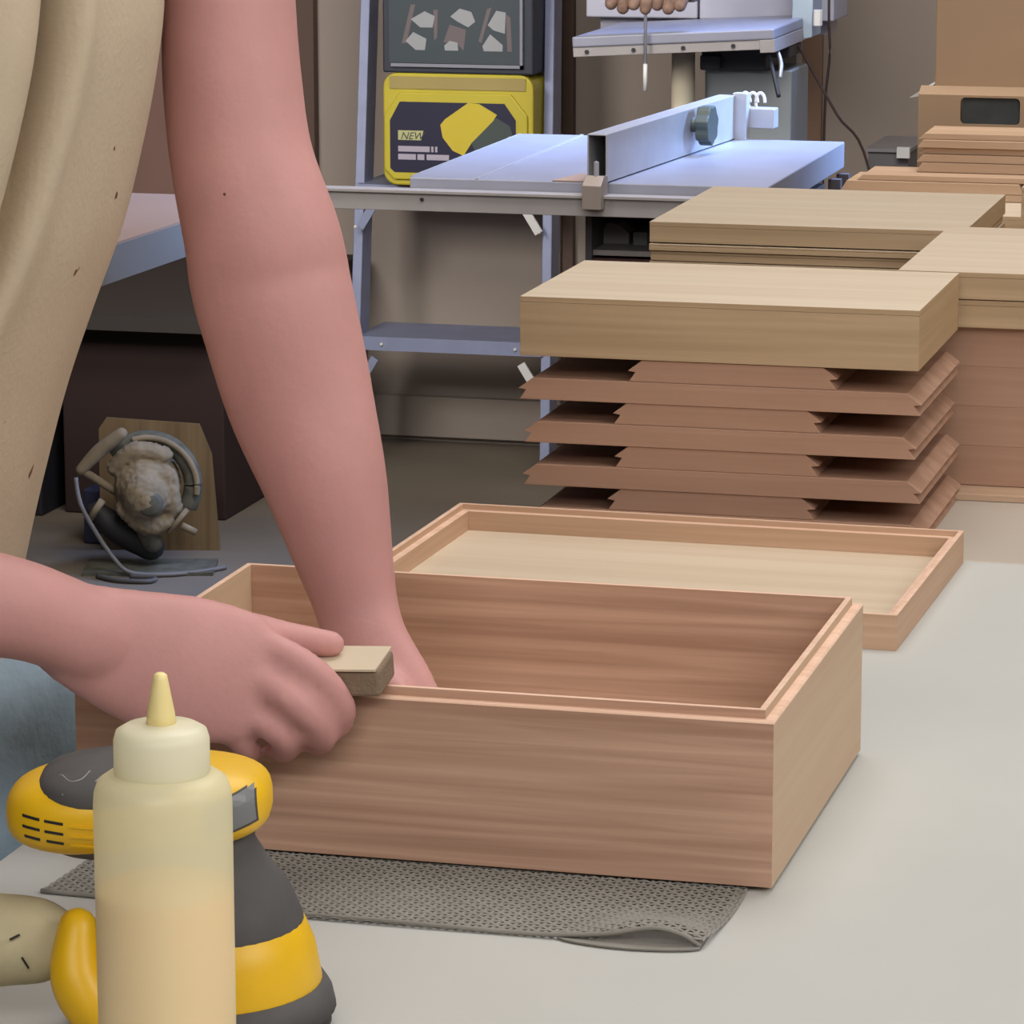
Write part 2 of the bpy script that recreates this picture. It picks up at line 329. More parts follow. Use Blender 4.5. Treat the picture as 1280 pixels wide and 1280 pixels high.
# ------------------------------------------------------------------ grey non-slip mat (woven strands)
MATG = mat('grey_mesh_foam', (138, 134, 126), .85, var=.12, vscale=40)
t = thing('mesh_mat', 'grey woven non-slip mat under the open box', 'mat', (0, 0, T))
nx, ny, cs = 78, 72, .0051
def mz(x, y):                                   # curl of the front right corner
    a = max(0, 1-abs(x+.046)/.050); c_ = max(0, min(1, (-y-.045)/.05)); g = max(0, 1-abs(x+.2)/.14)
    return .0095*(a*a*(3-2*a))*c_*c_+.0010*c_*g
def mpos(i, j):
    u, v = i/nx, j/ny
    x = -.402+(.384)*u+.004*math.sin(v*7); y = -.1035-.010*math.sin(u*PI)*.6+(.33)*v-.004*u
    return x, y
for d in (0, 1):
    b = nb(); hw = cs*.23
    for a in range((ny if d == 0 else nx)+1):
        N = nx if d == 0 else ny; prev = None
        for s in range(N*2+1):
            q = s/2; i, j = (q, a) if d == 0 else (a, q); x, y = mpos(i, j)
            ph = math.cos(PI*(q+a)+(0 if d == 0 else PI)); z = .0012+.0005*ph+mz(x, y)
            w = hw*(1.0-.18*ph*0)
            if d == 0: ring = [b.verts.new((x, y-w, z-.0001)), b.verts.new((x, y, z+.0006)), b.verts.new((x, y+w, z-.0001)), b.verts.new((x, y, z-.0003))]
            else: ring = [b.verts.new((x-w, y, z-.0001)), b.verts.new((x, y, z+.0006)), b.verts.new((x+w, y, z-.0001)), b.verts.new((x, y, z-.0003))]
            if prev:
                for k in range(3 if False else 2): b.faces.new((prev[k], prev[k+1], ring[k+1], ring[k]))
            prev = ring
    o = obj('woven_strands', b, MATG, t, smooth=True); o['kind'] = 'stuff'
b = nb(); curve_tube(b, [(-.402, -.104, .0016), (-.3, -.1085, .0016), (-.2, -.111, .0018+mz(-.2, -.111)), (-.12, -.111, .0015+mz(-.12, -.111)), (-.075, -.111, mz(-.075, -.11)+.001), (-.046, -.110, mz(-.046, -.11)+.001), (-.03, -.109, mz(-.03, -.109)+.001), (-.0185, -.108, .0016)], .0014, 6)
obj('front_hem', b, MATG, t, smooth=True)
b = nb(); prev = None
for k in range(21):
    x = -.098+.080*k/20; sg = math.sin(k*PI/20)**.6; q = [b.verts.new((x, yy, .0006)) for yy in (-.111-.010*sg, -.085)]+[b.verts.new((x, -.1115-.010*sg, .0018))]
    if prev:
        for i, j in ((0, 1), (1, 2), (2, 0)): b.faces.new((prev[i], prev[j], q[j], q[i]))
    prev = q
obj('folded_corner', b, MATG, t)

b = nb(); q = []
for k in range(25):
    u = k/24; q.append((b.verts.new((-.400+.38*u, -.1015-.006*math.sin(u*PI), .00025)), b.verts.new((-.398+.378*u, .222, .00025))))
for a, c_ in zip(q, q[1:]): b.faces.new((a[0], c_[0], c_[1], a[1]))
obj('hole_shade_sheet', b, mat('mat_hole_shade', (44, 40, 38), .9), t)  # added dark sheet: shade in the weave holes painted as colour

# ------------------------------------------------------------------ glue bottle
def plastic(name, col, tr):
    m = bpy.data.materials.new(name); m.use_nodes = True; n = m.node_tree.nodes; L = m.node_tree.links
    b = n['Principled BSDF']; b.inputs['Base Color'].default_value = lin(col); b.inputs['Roughness'].default_value = .38
    tl = n.new('ShaderNodeBsdfTranslucent'); tl.inputs[0].default_value = lin(col)
    tp = n.new('ShaderNodeBsdfTransparent'); m1 = n.new('ShaderNodeMixShader'); m2 = n.new('ShaderNodeMixShader')
    m1.inputs[0].default_value = .35; L.new(b.outputs[0], m1.inputs[1]); L.new(tl.outputs[0], m1.inputs[2])
    m2.inputs[0].default_value = tr; L.new(m1.outputs[0], m2.inputs[1]); L.new(tp.outputs[0], m2.inputs[2]); L.new(m2.outputs[0], n['Material Output'].inputs[0])
    return m
PL = plastic('milky_plastic', (252, 248, 214), .30)
PLC = plastic('milky_cap', (254, 250, 226), .08)
t = thing('glue_bottle', 'cream plastic squeeze bottle half full of wood glue in the foreground', 'bottle', (-.2115, -.417, T))
k = .0325
obj('bottle_body', lathe(nb(), [(0, .0), (k*.92, 0), (k, .004), (k*1.0, .05), (k*1.0, .155), (k*.985, .161), (k*.93, .166), (k*.8, .169), (.0205, .1705), (.0205, .173), (0, .173)], 48), PL, t, smooth=True)
obj('glue', lathe(nb(), [(0, .002), (k*.9, .002), (k*.965, .006), (k*.965, .113), (k*.94, .1145), (0, .1145)], 40), mat('cream_glue', (252, 206, 140), .5), t, smooth=True)
obj('cap', lathe(nb(), [(0, .1690), (.0218, .1690), (.0225, .171), (.0224, .186), (.0212, .190), (.017, .1925), (.009, .1935), (0, .1935)], 48), PLC, t, smooth=True)
obj('nozzle', lathe(nb(), [(0, .191), (.0073, .191), (.0066, .198), (.0036, .2145), (.0032, .2165), (.0018, .2175), (0, .2175)], 24), mat('yellowed_nozzle', (248, 228, 160), .4), t, smooth=True)

# ------------------------------------------------------------------ orbital sander
YEL = mat('yellow_plastic', (236, 186, 22), .42, var=.08, vscale=30, bump=.05, bscale=200)
RUB = mat('dusty_dark_rubber', (82, 80, 80), .75, var=.25, vscale=30)
t = thing('orbital_sander', 'yellow and dark grey palm sander standing behind the glue bottle', 'sander', (-.2385, -.292, T), .257)
obj('pad', lathe(nb(), [(0, 0), (.064, 0), (.0655, .003), (.0655, .009), (.062, .011), (0, .011)], 40), mat('sanding_pad', (60, 58, 58), .8), t, smooth=False)
obj('skirt', lathe(nb(), [(.0, .011), (.068, .011), (.066, .02), (.062, .026), (0, .027)], 40), RUB, t, smooth=True)
b = nb(); limb(b, [(0, 0, .026, .0615, .0605), (0, 0, .036, .0585, .0575), (0, 0, .052, .0525, .0515)], 40, ref=(0, 1, 0), per=4)
lathe_prof = [(0, .022), (.0605, .022), (.061, .026), (.0575, .045), (.0525, .057), (.049, .06), (0, .06)]
b.free(); obj('motor_band', lathe(nb(), lathe_prof, 48), YEL, t, smooth=True)
obj('grip_body', lathe(nb(), [(0, .05), (.0535, .05), (.0515, .060), (.0455, .074), (.035, .088), (.028, .1), (.028, .112), (0, .112)], 40), RUB, t, smooth=True)
# head, long axis left-right, slightly raised on the left
HX = -.0295
M = Matrix.Translation((HX, 0, .1160)) @ Matrix.Rotation(math.radians(-3), 4, 'Y')
def shell(bm, x0, x1, z0, z1, ry, n=14, r=None):
    prev = None; N = 26
    poly = []
    for i in range(N+1):
        th_ = PI*i/N; c, s = math.cos(th_), math.sin(th_)
        x = (x0+x1)/2+(x0-x1)/2*(abs(c)**.8*(1 if c > 0 else -1)); k_ = max(s, .02)**.62
        ring = []
        for j in range(n):
            a = 2*PI*j/n; zc = (z0+z1)/2; ca, sa = math.cos(a), math.sin(a); ring.append(bm.verts.new(M @ Vector((x, ry*k_*math.copysign(abs(ca)**.62, ca), zc+(z1-z0)/2*k_*math.copysign(abs(sa)**.85, sa)))))
        if prev:
            for j in range(n): bm.faces.new((prev[j], prev[(j+1) % n], ring[(j+1) % n], ring[j]))
        else: bm.faces.new(ring[::-1])
        prev = ring
    bm.faces.new(prev); return bm
HC = obj('head_cover', shell(nb(), -.0665, .0665, -.019, .0240, .044, 40), YEL, t, smooth=True)
TG = obj('top_grip', shell(nb(), -.050, .036, .002, .0265, .0425, 40), RUB, t, smooth=True)
obj('lower_grip', shell(nb(), -.046, .050, -.0215, .002, .038, 28), RUB, t, smooth=True)
from mathutils.bvhtree import BVHTree
def skin_pt(o, x, z):
    t_ = BVHTree.FromPolygons([v.co for v in o.data.vertices], [p.vertices[:] for p in o.data.polygons]); h_ = t_.ray_cast(Vector((x, -.2, z)), Vector((0, 1, 0))); return h_[:2] if h_[0] is not None else t_.find_nearest(Vector((x, -.05, z)))[:2]
def decal(o, name, quad, m, lift=.0006):
    """thin patch laid on the surface of o; quad in local x, z"""
    b_ = nb(); n_ = 6; G = []
    for i_ in range(n_+1):
        row_ = []
        for j_ in range(n_+1):
            u_, v_ = i_/n_, j_/n_
            x_ = (1-u_)*((1-v_)*quad[0][0]+v_*quad[1][0])+u_*((1-v_)*quad[3][0]+v_*quad[2][0]); z_ = (1-u_)*((1-v_)*quad[0][1]+v_*quad[1][1])+u_*((1-v_)*quad[3][1]+v_*quad[2][1])
            p, n = skin_pt(o, x_, z_); n = n if n.y < 0 else -n
            row_.append((b_.verts.new(p+n*lift), b_.verts.new(p-n*.0008)))
        G.append(row_)
    for i_ in range(n_):
        for j_ in range(n_):
            for k_ in (0, 1): b_.faces.new((G[i_][j_][k_], G[i_+1][j_][k_], G[i_+1][j_+1][k_], G[i_][j_+1][k_]))
    for i_ in range(n_):
        for j_ in (0, n_):
            b_.faces.new((G[i_][j_][0], G[i_+1][j_][0], G[i_+1][j_][1], G[i_][j_][1])); b_.faces.new((G[j_][i_][0], G[j_][i_+1][0], G[j_][i_+1][1], G[j_][i_][1]))
    return obj(name, b_, m, o)
b = nb()
for ln in ([(-.070, .1400), (-.067, .1382), (-.061, .1376), (-.055, .1388), (-.052, .1405)], [(-.048, .1385), (-.044, .1405)]):
    curve_tube(b, [tuple(skin_pt(TG, x, z)[0]) for x, z in ln], .0004, 6, 3)
o = obj('embossed_script', b, mat('pale_mark', (150, 148, 146), .6), TG); o['label'] = 'faint pale script mark on the grip'
for r in range(3):
    for x0, x1 in ((-.0845, -.0755), (-.0730, -.0635)):
        z_ = .1210-.0052*r-(.0012 if x0 > -.0745 else 0); x0 += .0008*(r == 2); decal(HC, 'vent_slot', [(x0, z_+.0007), (x0, z_-.0007), (x1, z_-.0016), (x1, z_-.0002)], DARK, .0003)
    x0, x1 = -.0600, -.0400; z_ = .1178-.0052*r; decal(HC, 'rib', [(x0, z_+.0009), (x0, z_-.0003), (x1, z_-.0013), (x1, z_-.0001)], YEL, .0008)
decal(HC, 'label_frame', [(.0060, .1275), (.0060, .1085), (.0315, .1165), (.0300, .1350)], mat('frame_dark', (70, 66, 60), .5), .0004)
decal(HC, 'rating_label', [(.0060, .1262), (.0060, .1100), (.0303, .1178), (.0289, .1336)], mat('label_grey', (120, 122, 124), .4), .0008)
# dust port and bag on the left
b = nb(); limb(b, [(-.034, -.012, .026, .016, .026), (-.048, -.014, .034, .019, .030), (-.060, -.016, .042, .016, .024)], 24, ref=(0, 1, 0))
obj('dust_port', b, YEL, t, smooth=True)
b = nb(); limb(b, [(-.036, -.045, .0135, .012, .012), (-.048, -.046, .022, .013, .013), (-.059, -.041, .040, .013, .013), (-.059, -.030, .062, .010, .012)], 20, ref=(0, 1, 0)); obj('port_rim', b, YEL, t, smooth=True)
obj('screw', lathe(nb(), [(0, 0), (.0022, 0), (.0022, .002), (0, .002)], 12, M=Matrix.Translation((-.0435, -.0470, .040)) @ Matrix.Rotation(PI/2, 4, 'X')), DARK, t)
obj('port_slot', bx(-.042, -.024, -.0600, -.052, .014, .0175), DARK, t)
BAG = mat('canvas_dust_bag', (198, 186, 150), .85, var=.2, vscale=25, bump=.3, bscale=90)
b = nb(); limb(b, [(-.066, -.012, .050, .014, .015), (-.078, -.010, .049, .021, .020), (-.10, -.006, .048, .0235, .0225), (-.13, -.002, .046, .026, .024), (-.165, .004, .040, .026, .025)], 24, ref=(0, 1, 0))
o = obj('dust_bag', b, BAG, t, smooth=True); o['label'] = 'beige canvas dust bag'
obj('bag_mark', tube(nb(), [(-.0930, -.0300, .0560), (-.0880, -.0298, .0585)], .0006, 6), DARK, t)
obj('bag_mark', tube(nb(), [(-.0870, -.0312, .0470), (-.0840, -.0300, .0410)], .0006, 6), DARK, t)

# ------------------------------------------------------------------ the worker
P = thing('person', 'person in khaki apron and jeans sanding the rim of the open box', 'person', (-.57, .02, 0))
def Wp(rows): return [(x+.57, y-.02, z+T, *r) for x, y, z, *r in rows]
b = nb()
arm = [(-.47, .165, .62, .056, .06), (-.425, .195, .585, .050, .052), (-.3857, .19, .5249, .0435, .044), (-.3793, .18, .4866, .0415, .042), (-.3741, .17, .4386, .043, .042), (-.3653, .16, .3908, .0445, .041),
       (-.3493, .15, .3433, .049, .042), (-.3450, .15, .3188, .0502, .042), (-.3375, .145, .295, .0492, .041), (-.3232, .14, .2468, .0463, .038), (-.3047, .13, .1997, .039, .034),
       (-.2909, .125, .1514, .0306, .027), (-.2819, .12, .1229, .0262, .022), (-.274, .112, .103, .0275, .019), (-.262, .102, .078, .034, .017), (-.252, .095, .058, .036, .015)]
limb(b, Wp(arm), 28, ref=(0, -1, 0))
for q in ([(-.262, .112, .062), (-.228, .122, .038), (-.198, .124, .024), (-.18, .124, .019)], [(-.25, .098, .056), (-.212, .1, .036), (-.180, .1, .022), (-.16, .1, .019)],
          [(-.248, .082, .054), (-.212, .078, .035), (-.182, .076, .022), (-.163, .075, .019)], [(-.252, .068, .054), (-.222, .06, .036), (-.196, .056, .023), (-.18, .055, .019)],
          [(-.268, .100, .095), (-.240, .076, .080), (-.222, .058, .060), (-.212, .048, .042)]):
    limb(b, Wp([(x, y, z, .0095-.0008*i, .009-.0008*i) for i, (x, y, z) in enumerate(q)]), 14)
near = [(-.52, -.17, .585, .055, .058), (-.565, -.205, .50, .047, .050), (-.605, -.24, .38, .043, .044), (-.625, -.245, .285, .042, .043), (-.59, -.225, .228, .045, .044), (-.53, -.19, .203, .041, .042), (-.4687, -.16, .1866, .0345, .037),
        (-.4152, -.12, .1708, .0288, .031), (-.3949, -.10, .1601, .0265, .029), (-.3772, -.085, .1475, .027, .027)]
limb(b, Wp(near), 28, ref=(0, -1, 0))
# near palm: wide in the picture's up direction
limb(b, Wp([(-.385, -.088, .1500, .029, .021), (-.3600, -.072, .1365, .0365, .020), (-.3350, -.0560, .1255, .0415, .020), (-.3130, -.0460, .1200, .0405, .018), (-.2960, -.040, .1165, .037, .014)]), 28, ref=(0, -.95, .3))
def fing(q, r0, r1): limb(b, Wp([(x, y, z, r0+(r1-r0)*i/(len(q)-1), (r0+(r1-r0)*i/(len(q)-1))*.95) for i, (x, y, z) in enumerate(q)]), 16, per=4)
fing([(-.318, -.040, .142), (-.2937, -.034, .137), (-.2600, -.034, .1215), (-.2475, -.024, .1000), (-.2530, -.0135, .0850)], .0105, .0082)
fing([(-.320, -.048, .124), (-.2955, -.043, .1190), (-.2650, -.045, .1030), (-.2575, -.0300, .0835), (-.2650, -.0150, .0745)], .0108, .0084)
fing([(-.325, -.050, .108), (-.3061, -.046, .1024), (-.2790, -.045, .0880), (-.2790, -.0300, .0740), (-.2880, -.0165, .0700)], .0100, .0078)
fing([(-.340, -.050, .102), (-.3231, -.046, .0945), (-.3010, -.045, .0810), (-.3020, -.0300, .0690), (-.3100, -.0180, .0670)], .0090, .0068)
fing([(-.352, -.056, .142), (-.3300, -.040, .1450), (-.3091, -.022, .1420), (-.2851, -.008, .1345), (-.2600, -.001, .1300)], .0135, .0085)
# torso, neck, head
limb(b, Wp([(-.62, .02, .02, .13, .105), (-.60, .02, .18, .125, .095), (-.56, .02, .32, .14, .10), (-.52, .02, .46, .155, .105), (-.49, .02, .57, .15, .09), (-.475, .02, .635, .09, .07)]), 32, ref=(1, 0, 0))
limb(b, Wp([(-.47, .02, .62, .058, .06), (-.44, .02, .70, .053, .056), (-.42, .02, .76, .055, .06)]), 24, ref=(1, 0, 0))
limb(b, Wp([(-.425, .02, .745, .048, .055), (-.405, .02, .80, .068, .085), (-.40, .02, .865, .076, .098), (-.41, .02, .915, .068, .088)]), 32, ref=(1, 0, 0))
limb(b, Wp([(-.318, .02, .845, .010, .012), (-.300, .02, .812, .014, .014)]), 12, ref=(1, 0, 0))
for s in (-1, 1):
    limb(b, Wp([(-.405, .02+s*.074, .855, .006, .016), (-.408, .02+s*.082, .822, .006, .014)]), 12, ref=(1, 0, 0))
remesh(b, 'body', SKIN, P, .0034, 3)
for s in (-1, 1):
    obj('eye', lathe(nb(), [(0, -.011), (.008, -.008), (.011, 0), (.008, .008), (0, .011)], 16, M=Matrix.Translation((.57-.334+.008, s*.028, T+.852))), WHITE, P, smooth=True)
obj('lips', limb(nb(), Wp([(-.325, .0, .782, .005, .004), (-.318, .02, .782, .006, .005), (-.325, .04, .782, .005, .004)]), 10), mat('lips', (170, 96, 90), .5), P, smooth=True)
b = nb(); limb(b, Wp([(-.435, .02, .80, .070, .06), (-.43, .02, .87, .084, .085), (-.415, .02, .93, .078, .095), (-.41, .02, .955, .05, .06)]), 28, ref=(1, 0, 0)); obj('hair', b, mat('brown_hair', (60, 44, 34), .8, bump=.4, bscale=120), P, smooth=True)
obj('mole', lathe(nb(), [(0, -.0012), (.0012, 0), (0, .0012)], 8, M=Matrix.Translation((.57-.3585, .1075-.02, T+.3760))), mat('mole_brown', (96, 56, 46), .6), P)
# shirt with short sleeves
SH = mat('grey_shirt', (120, 112, 104), .9, bump=.3, bscale=150)
b = nb(); limb(b, Wp([(-.62, .02, .03, .145, .110), (-.605, .02, .18, .142, .103), (-.565, .02, .32, .157, .108), (-.525, .02, .46, .168, .112), (-.495, .02, .57, .16, .098), (-.478, .02, .63, .10, .075)]), 32, ref=(1, 0, 0))
limb(b, Wp([(-.48, .13, .60, .062, .066), (-.43, .195, .59, .060, .062), (-.39, .195, .555, .058, .06)]), 24, ref=(0, -1, 0)); limb(b, Wp([(-.50, -.12, .60, .062, .066), (-.525, -.175, .575, .062, .064), (-.575, -.21, .47, .060, .062)]), 24, ref=(0, -1, 0))
remesh(b, 'shirt', SH, P, .008, 4)
# jeans and shoes
JN = mat('blue_grey_denim', (168, 190, 206), .9, var=.35, vscale=14, bump=.4, bscale=160)
b = nb(); limb(b, Wp([(-.64, .02, .12, .16, .115), (-.64, .02, .03, .175, .125), (-.635, .02, -.06, .17, .12)]), 32, ref=(1, 0, 0))
for y, dx in ((-.075, -.02), (.125, .012)):
    limb(b, Wp([(-.585+dx, y, .06, .095, .098), (-.565+dx, y, -.06, .098, .096), (-.56+dx, y+.005, -.25, .082, .085), (-.565+dx, y+.005, -.42, .068, .072), (-.58+dx, y+.005, -.62, .060, .066), (-.59+dx, y, -.84, .062, .07)]), 24, ref=(1, 0, 0))
remesh(b, 'jeans', JN, P, .009, 3)
for y, dx in ((-.075, -.02), (.125, .0)):
    b = nb(); limb(b, Wp([(-.64+dx, y, -.855, .038, .040), (-.56+dx, y, -.86, .044, .036), (-.47+dx, y, -.868, .046, .028)]), 20, ref=(0, 0, 1)); obj('shoe', b, mat('black_shoe', (30, 28, 28), .6), P, smooth=True)
# apron
xf = [(.60, -.40), (.56, -.372), (.495, -.3710), (.4486, -.3770), (.4016, -.3875), (.3542, -.4010), (.306, -.4205), (.2573, -.4390), (.2075, -.4540), (.1625, -.4660), (.11, -.478), (.07, -.485)]
AP = mat('khaki_canvas_apron', (204, 186, 160), .9, bump=.3, bscale=260, var=.12, vscale=7)
n_ = AP.node_tree.nodes; L_ = AP.node_tree.links
sp = n_.new('ShaderNodeTexNoise'); sp.inputs['Scale'].default_value = 48; sp.inputs['Detail'].default_value = 2; tc_ = n_.new('ShaderNodeTexCoord'); L_.new(tc_.outputs['Object'], sp.inputs['Vector'])
mr_ = n_.new('ShaderNodeMapRange'); mr_.inputs[1].default_value = .73; mr_.inputs[2].default_value = .745; L_.new(sp.outputs['Fac'], mr_.inputs[0])
mx_ = n_.new('ShaderNodeMix'); mx_.data_type = 'RGBA'; bs = n_['Principled BSDF']; src = bs.inputs['Base Color'].links[0].from_socket
L_.new(src, mx_.inputs[6]); mx_.inputs[7].default_value = lin((110, 70, 44)); L_.new(mr_.outputs[0], mx_.inputs[0]); L_.new(mx_.outputs[2], bs.inputs['Base Color'])
b = nb(); rows = []; NP = 170
q = smooth_path(xf, 6)
for iz, (z, x) in enumerate(q):
    cx = x-.122; row = []
    for k in range(NP+1):
        ph = math.radians(-112+215*k/NP); c, s = math.cos(ph), math.sin(ph); e = 2/2.3
        a, w = .110, .170
        rr = 1.0; z_ = z
        f0 = -27-34*(.5-z); g = math.degrees(ph)-f0
        dp = max(.25, min(1, (z-.2)*3.5)); rr += dp*(-.34*math.exp(-(g/3.4)**2)+.09*math.exp(-((g-8.5)/5)**2)+.05*math.exp(-((g+12)/7)**2)); rr += -.02*math.exp(-((math.degrees(ph)+4)/6)**2)*max(0, min(1, (z-.36)*8))
        rr += .010*math.sin(ph*9+z*10)*max(0, min(1, (.35-z)*4))
        row.append(b.verts.new((cx+.57+a*rr*math.copysign(abs(c)**e, c), w*rr*math.copysign(abs(s)**e, s), z_+T)))
    rows.append(row)
for r0, r1 in zip(rows, rows[1:]):
    for k in range(NP): b.faces.new((r0[k], r0[k+1], r1[k+1], r1[k]))
o = obj('apron', b, AP, P, smooth=True); s = o.modifiers.new('thickness', 'SOLIDIFY'); s.thickness = .002
b = nb()
for s in (-1, 1): curve_tube(b, Wp([(-.395, .02+s*.10, .59), (-.43, .02+s*.085, .675), (-.49, .02+s*.07, .685), (-.56, .02+s*.05, .62)]), .010, 8)
obj('neck_strap', b, AP, P, smooth=True)

# sanding block in the hand
t = thing('sanding_block', 'grey-brown sandpaper wrapped block held on the box rim', 'sanding block', (-.252, -.0025, T+.106))
o = obj('block', bx(-.026, .026, -.0185, .0185, 0, .016), mat('sandpaper_brown', (132, 112, 92), .9, bump=.5, bscale=400), t, bevel=.002)
obj('paper_wrap', bx(-.024, .0245, -.0205, .0205, .0162, .0175), mat('paper_back', (206, 190, 164), .7), t)
t.rotation_euler = (.10, -.04, .05)

# ------------------------------------------------------------------ table saw
t = thing('table_saw', 'bench table saw with pale blue-lit top and aluminium rip fence', 'table saw', (-1.212, 3.42, T))
SW, SD = .556, .68
obj('table_surface', bx(0, SW, 0, SD, -.043, 0), CAST, t, bevel=.002)
obj('seam_strip', bx(.104, .109, 0, SD, 0, .0012), ALU, t)
obj('extension_lip', bx(-.004, .0, .02, SD, -.03, 0), ALU, t)
o = obj('front_rail', prism(nb(), [(-.035, -.016), (-.003, -.016), (-.003, -.048), (-.030, -.048), (-.030, -.022), (-.035, -.021)], -.132, .60, 'yz'), STEEL, t, bevel=.0008); FR = o
for u in (.028, .30): obj('rail_screw', lathe(nb(), [(0, 0), (.003, 0), (.003, .002), (0, .002)], 10, M=Matrix.Translation((u, -.0300, -.030)) @ Matrix.Rotation(PI/2, 4, 'X')), DARK, FR)
obj('throat_plate', prism(nb(), [(.225, 0), (.285, 0), (.285, .09), (.245, .10)], .0003, .0016, 'xy'), mat('tan_insert', (160, 132, 112), .7), t)
N0 = set(bpy.data.objects)
# hollow rectangular fence tube
fx0, fx1, fz = .283, .314, .074; w_ = .0022
b = nb(); box(b, fx0, fx0+w_, -.012, SD, .002, fz); box(b, fx1-w_, fx1, -.012, SD, .002, fz); box(b, fx0+w_, fx1-w_, -.012, SD, fz-w_, fz); box(b, fx0+w_, fx1-w_, -.012, SD, .002, .002+w_)
obj('fence_tube', b, ALU, t, bevel=.0006)
obj('fence_clamp_foot', prism(nb(), [(-.046, -.036), (-.012, -.036), (-.012, .012), (-.03, .014), (-.046, 0)], fx0+.003, fx1+.002, 'yz'), mat('tan_casting', (150, 138, 130), .5, .3), t, bevel=.001)
obj('clamp_pin', lathe(nb(), [(0, 0), (.004, 0), (.004, .022), (0, .024)], 12, c=(fx0+.02, -.028, .012)), ALU, t)
M1 = Matrix.Translation((fx1, .43, .048)) @ Matrix.Rotation(PI/2, 4, 'Y')
b = nb(); lathe(b, [(0, .0), (.013, .0), (.010, .014), (0, .014)], 16, M=M1)
kn = []
for k in range(28):
    a = 2*PI*k/28; r_ = .031+.0025*math.cos(7*a); kn.append((r_*math.cos(a), r_*math.sin(a)))
A = [b.verts.new(M1 @ Vector((x, y, .012))) for x, y in kn]; B = [b.verts.new(M1 @ Vector((x, y, .034))) for x, y in kn]; b.faces.new(A[::-1]); b.faces.new(B)
for k in range(28): b.faces.new((A[k], A[(k+1) % 28], B[(k+1) % 28], B[k]))
obj('fence_knob', b, mat('grey_green_knob', (72, 82, 78), .5), t, bevel=.002)
obj('back_bracket', bx(fx1-.004, fx1+.020, SD-.01, SD+.012, -.02, fz+.004), ALU, t, bevel=.001)
obj('fence_arm', bx(fx1+.004, fx1+.062, SD+.012, SD+.04, .018, .052), ALU, t, bevel=.002)
for k in range(3):
    b = nb(); curve_tube(b, [(fx1+.008+.013*k+.008*math.cos(a), SD+.026, .060+.016*math.sin(a)) for a in [i*PI/5 for i in range(0, 8)]], .0028, 8); obj('spring_coil', b, WHITE, t, smooth=True)
RF = Matrix.Translation((fx0, 0, 0)) @ Matrix.Rotation(math.radians(-5), 4, 'Z') @ Matrix.Translation((-fx0, 0, 0))
for o in set(bpy.data.objects)-N0: o.data.transform(RF)
# stand
SD_ = mat('saw_stand_dark', (70, 64, 68), .6)
b = nb(); box(b, .262, .272, .06, .5, -T, -.05); box(b, .545, .555, .06, .5, -T, -.05); box(b, .272, .545, .49, .5, -T, -.05); obj('cabinet', b, SD_, t)
obj('shelf', bx(.272, .545, .07, .49, -.120, -.112), STEEL, t); obj('drawer_front', bx(.272, .545, .065, .075, -.30, -.124), mat('dark_red', (74, 40, 36), .6), t)
for u in (.04, .55):
    for v in (.56, .64): obj('leg', bx(u-.0, u+.02, v, v+.02, -T, -.05), SD_, t) if u > .1 else None
o = tag(obj('router_base', prism(nb(), [(0, 0), (.045, 0), (.045, .018), (.03, .03), (.01, .034), (0, .02)], 0, .05), mat('router_grey', (128, 120, 124), .5), loc=(-.945, 3.56, T-.1118), bevel=.002), 'small grey tool lying on the shelf under the table saw', 'tool')
o = tag(obj('small_carton', bx(0, .022, 0, .04, 0, .020), mat('pale_grey_card', (120, 122, 118), .7), loc=(-.893, 3.56, T-.1118)), 'tiny pale grey box beside the tool on the saw shelf', 'box')

# ------------------------------------------------------------------ ladder and cases
t = thing('step_ladder', 'grey aluminium step ladder against the back wall holding tool cases', 'ladder', (-1.77, 5.62, 0))
for s in (-1, 1):
    xb, xt = s*.218, s*.192
    b = nb(); q = [(xb, .0, 0), (xt, .22, 2.1)]
    for p, o2 in ((0, 0),):
        v0 = [b.verts.new((xb+a, c, 0)) for a, c in ((-.011, -.02), (.011, -.02), (.011, .05), (-.011, .05))]; v1 = [b.verts.new((xt+a, c+.2, 2.1)) for a, c in ((-.010, -.02), (.010, -.02), (.010, .05), (-.010, .05))]
        for k in range(4): b.faces.new((v0[k], v0[(k+1) % 4], v1[(k+1) % 4], v1[k]))
        b.faces.new(v0[::-1]); b.faces.new(v1)
    rl = obj('rail', b, LADDER, t, bevel=.002)
    obj('rubber_foot', bx(xb-.016, xb+.016, -.03, .06, 0, .03), DARK, rl)
for zs, d0, bz in ((.292, -.005, -.075), (.622, .01, -.065)):
    b = nb(); box(b, -.208, .208, d0, d0+.21, zs-.004, zs); box(b, -.208, .208, d0, d0+.006, zs-.030, zs-.004); box(b, -.208, .208, d0+.205, d0+.21, zs-.025, zs-.004); st_ = obj('step', b, LADDER, t)
    for s in (-1, 1):
        m_ = WHITE if s > 0 else LADDER  # right brace white: its bright glint is put into the colour
        b = nb(); M_ = Matrix.Translation((s*.182, d0-.004, zs+bz)) @ Matrix.Rotation(s*math.radians(-32), 4, 'Y'); box(b, -.009, .009, -.003, .003, -.034, .034, M=M_); o = obj('gusset_brace', b, m_, st_)
        if s > 0: o['label'] = 'white glinting corner brace'
        for dz, dx in ((-.016, .150), (-.09, .205)):
            obj('bolt', lathe(nb(), [(0, 0), (.004, 0), (.003, .004), (0, .005)], 8, M=Matrix.Translation((s*dx, d0-.001-(.02 if dx > .2 else 0), zs+dz)) @ Matrix.Rotation(PI/2, 4, 'X')), WHITE, st_)
t = thing('yellow_case', 'yellow tool case with navy panel and printed tool, on the ladder step', 'tool case', (-1.742, 5.60, .661))
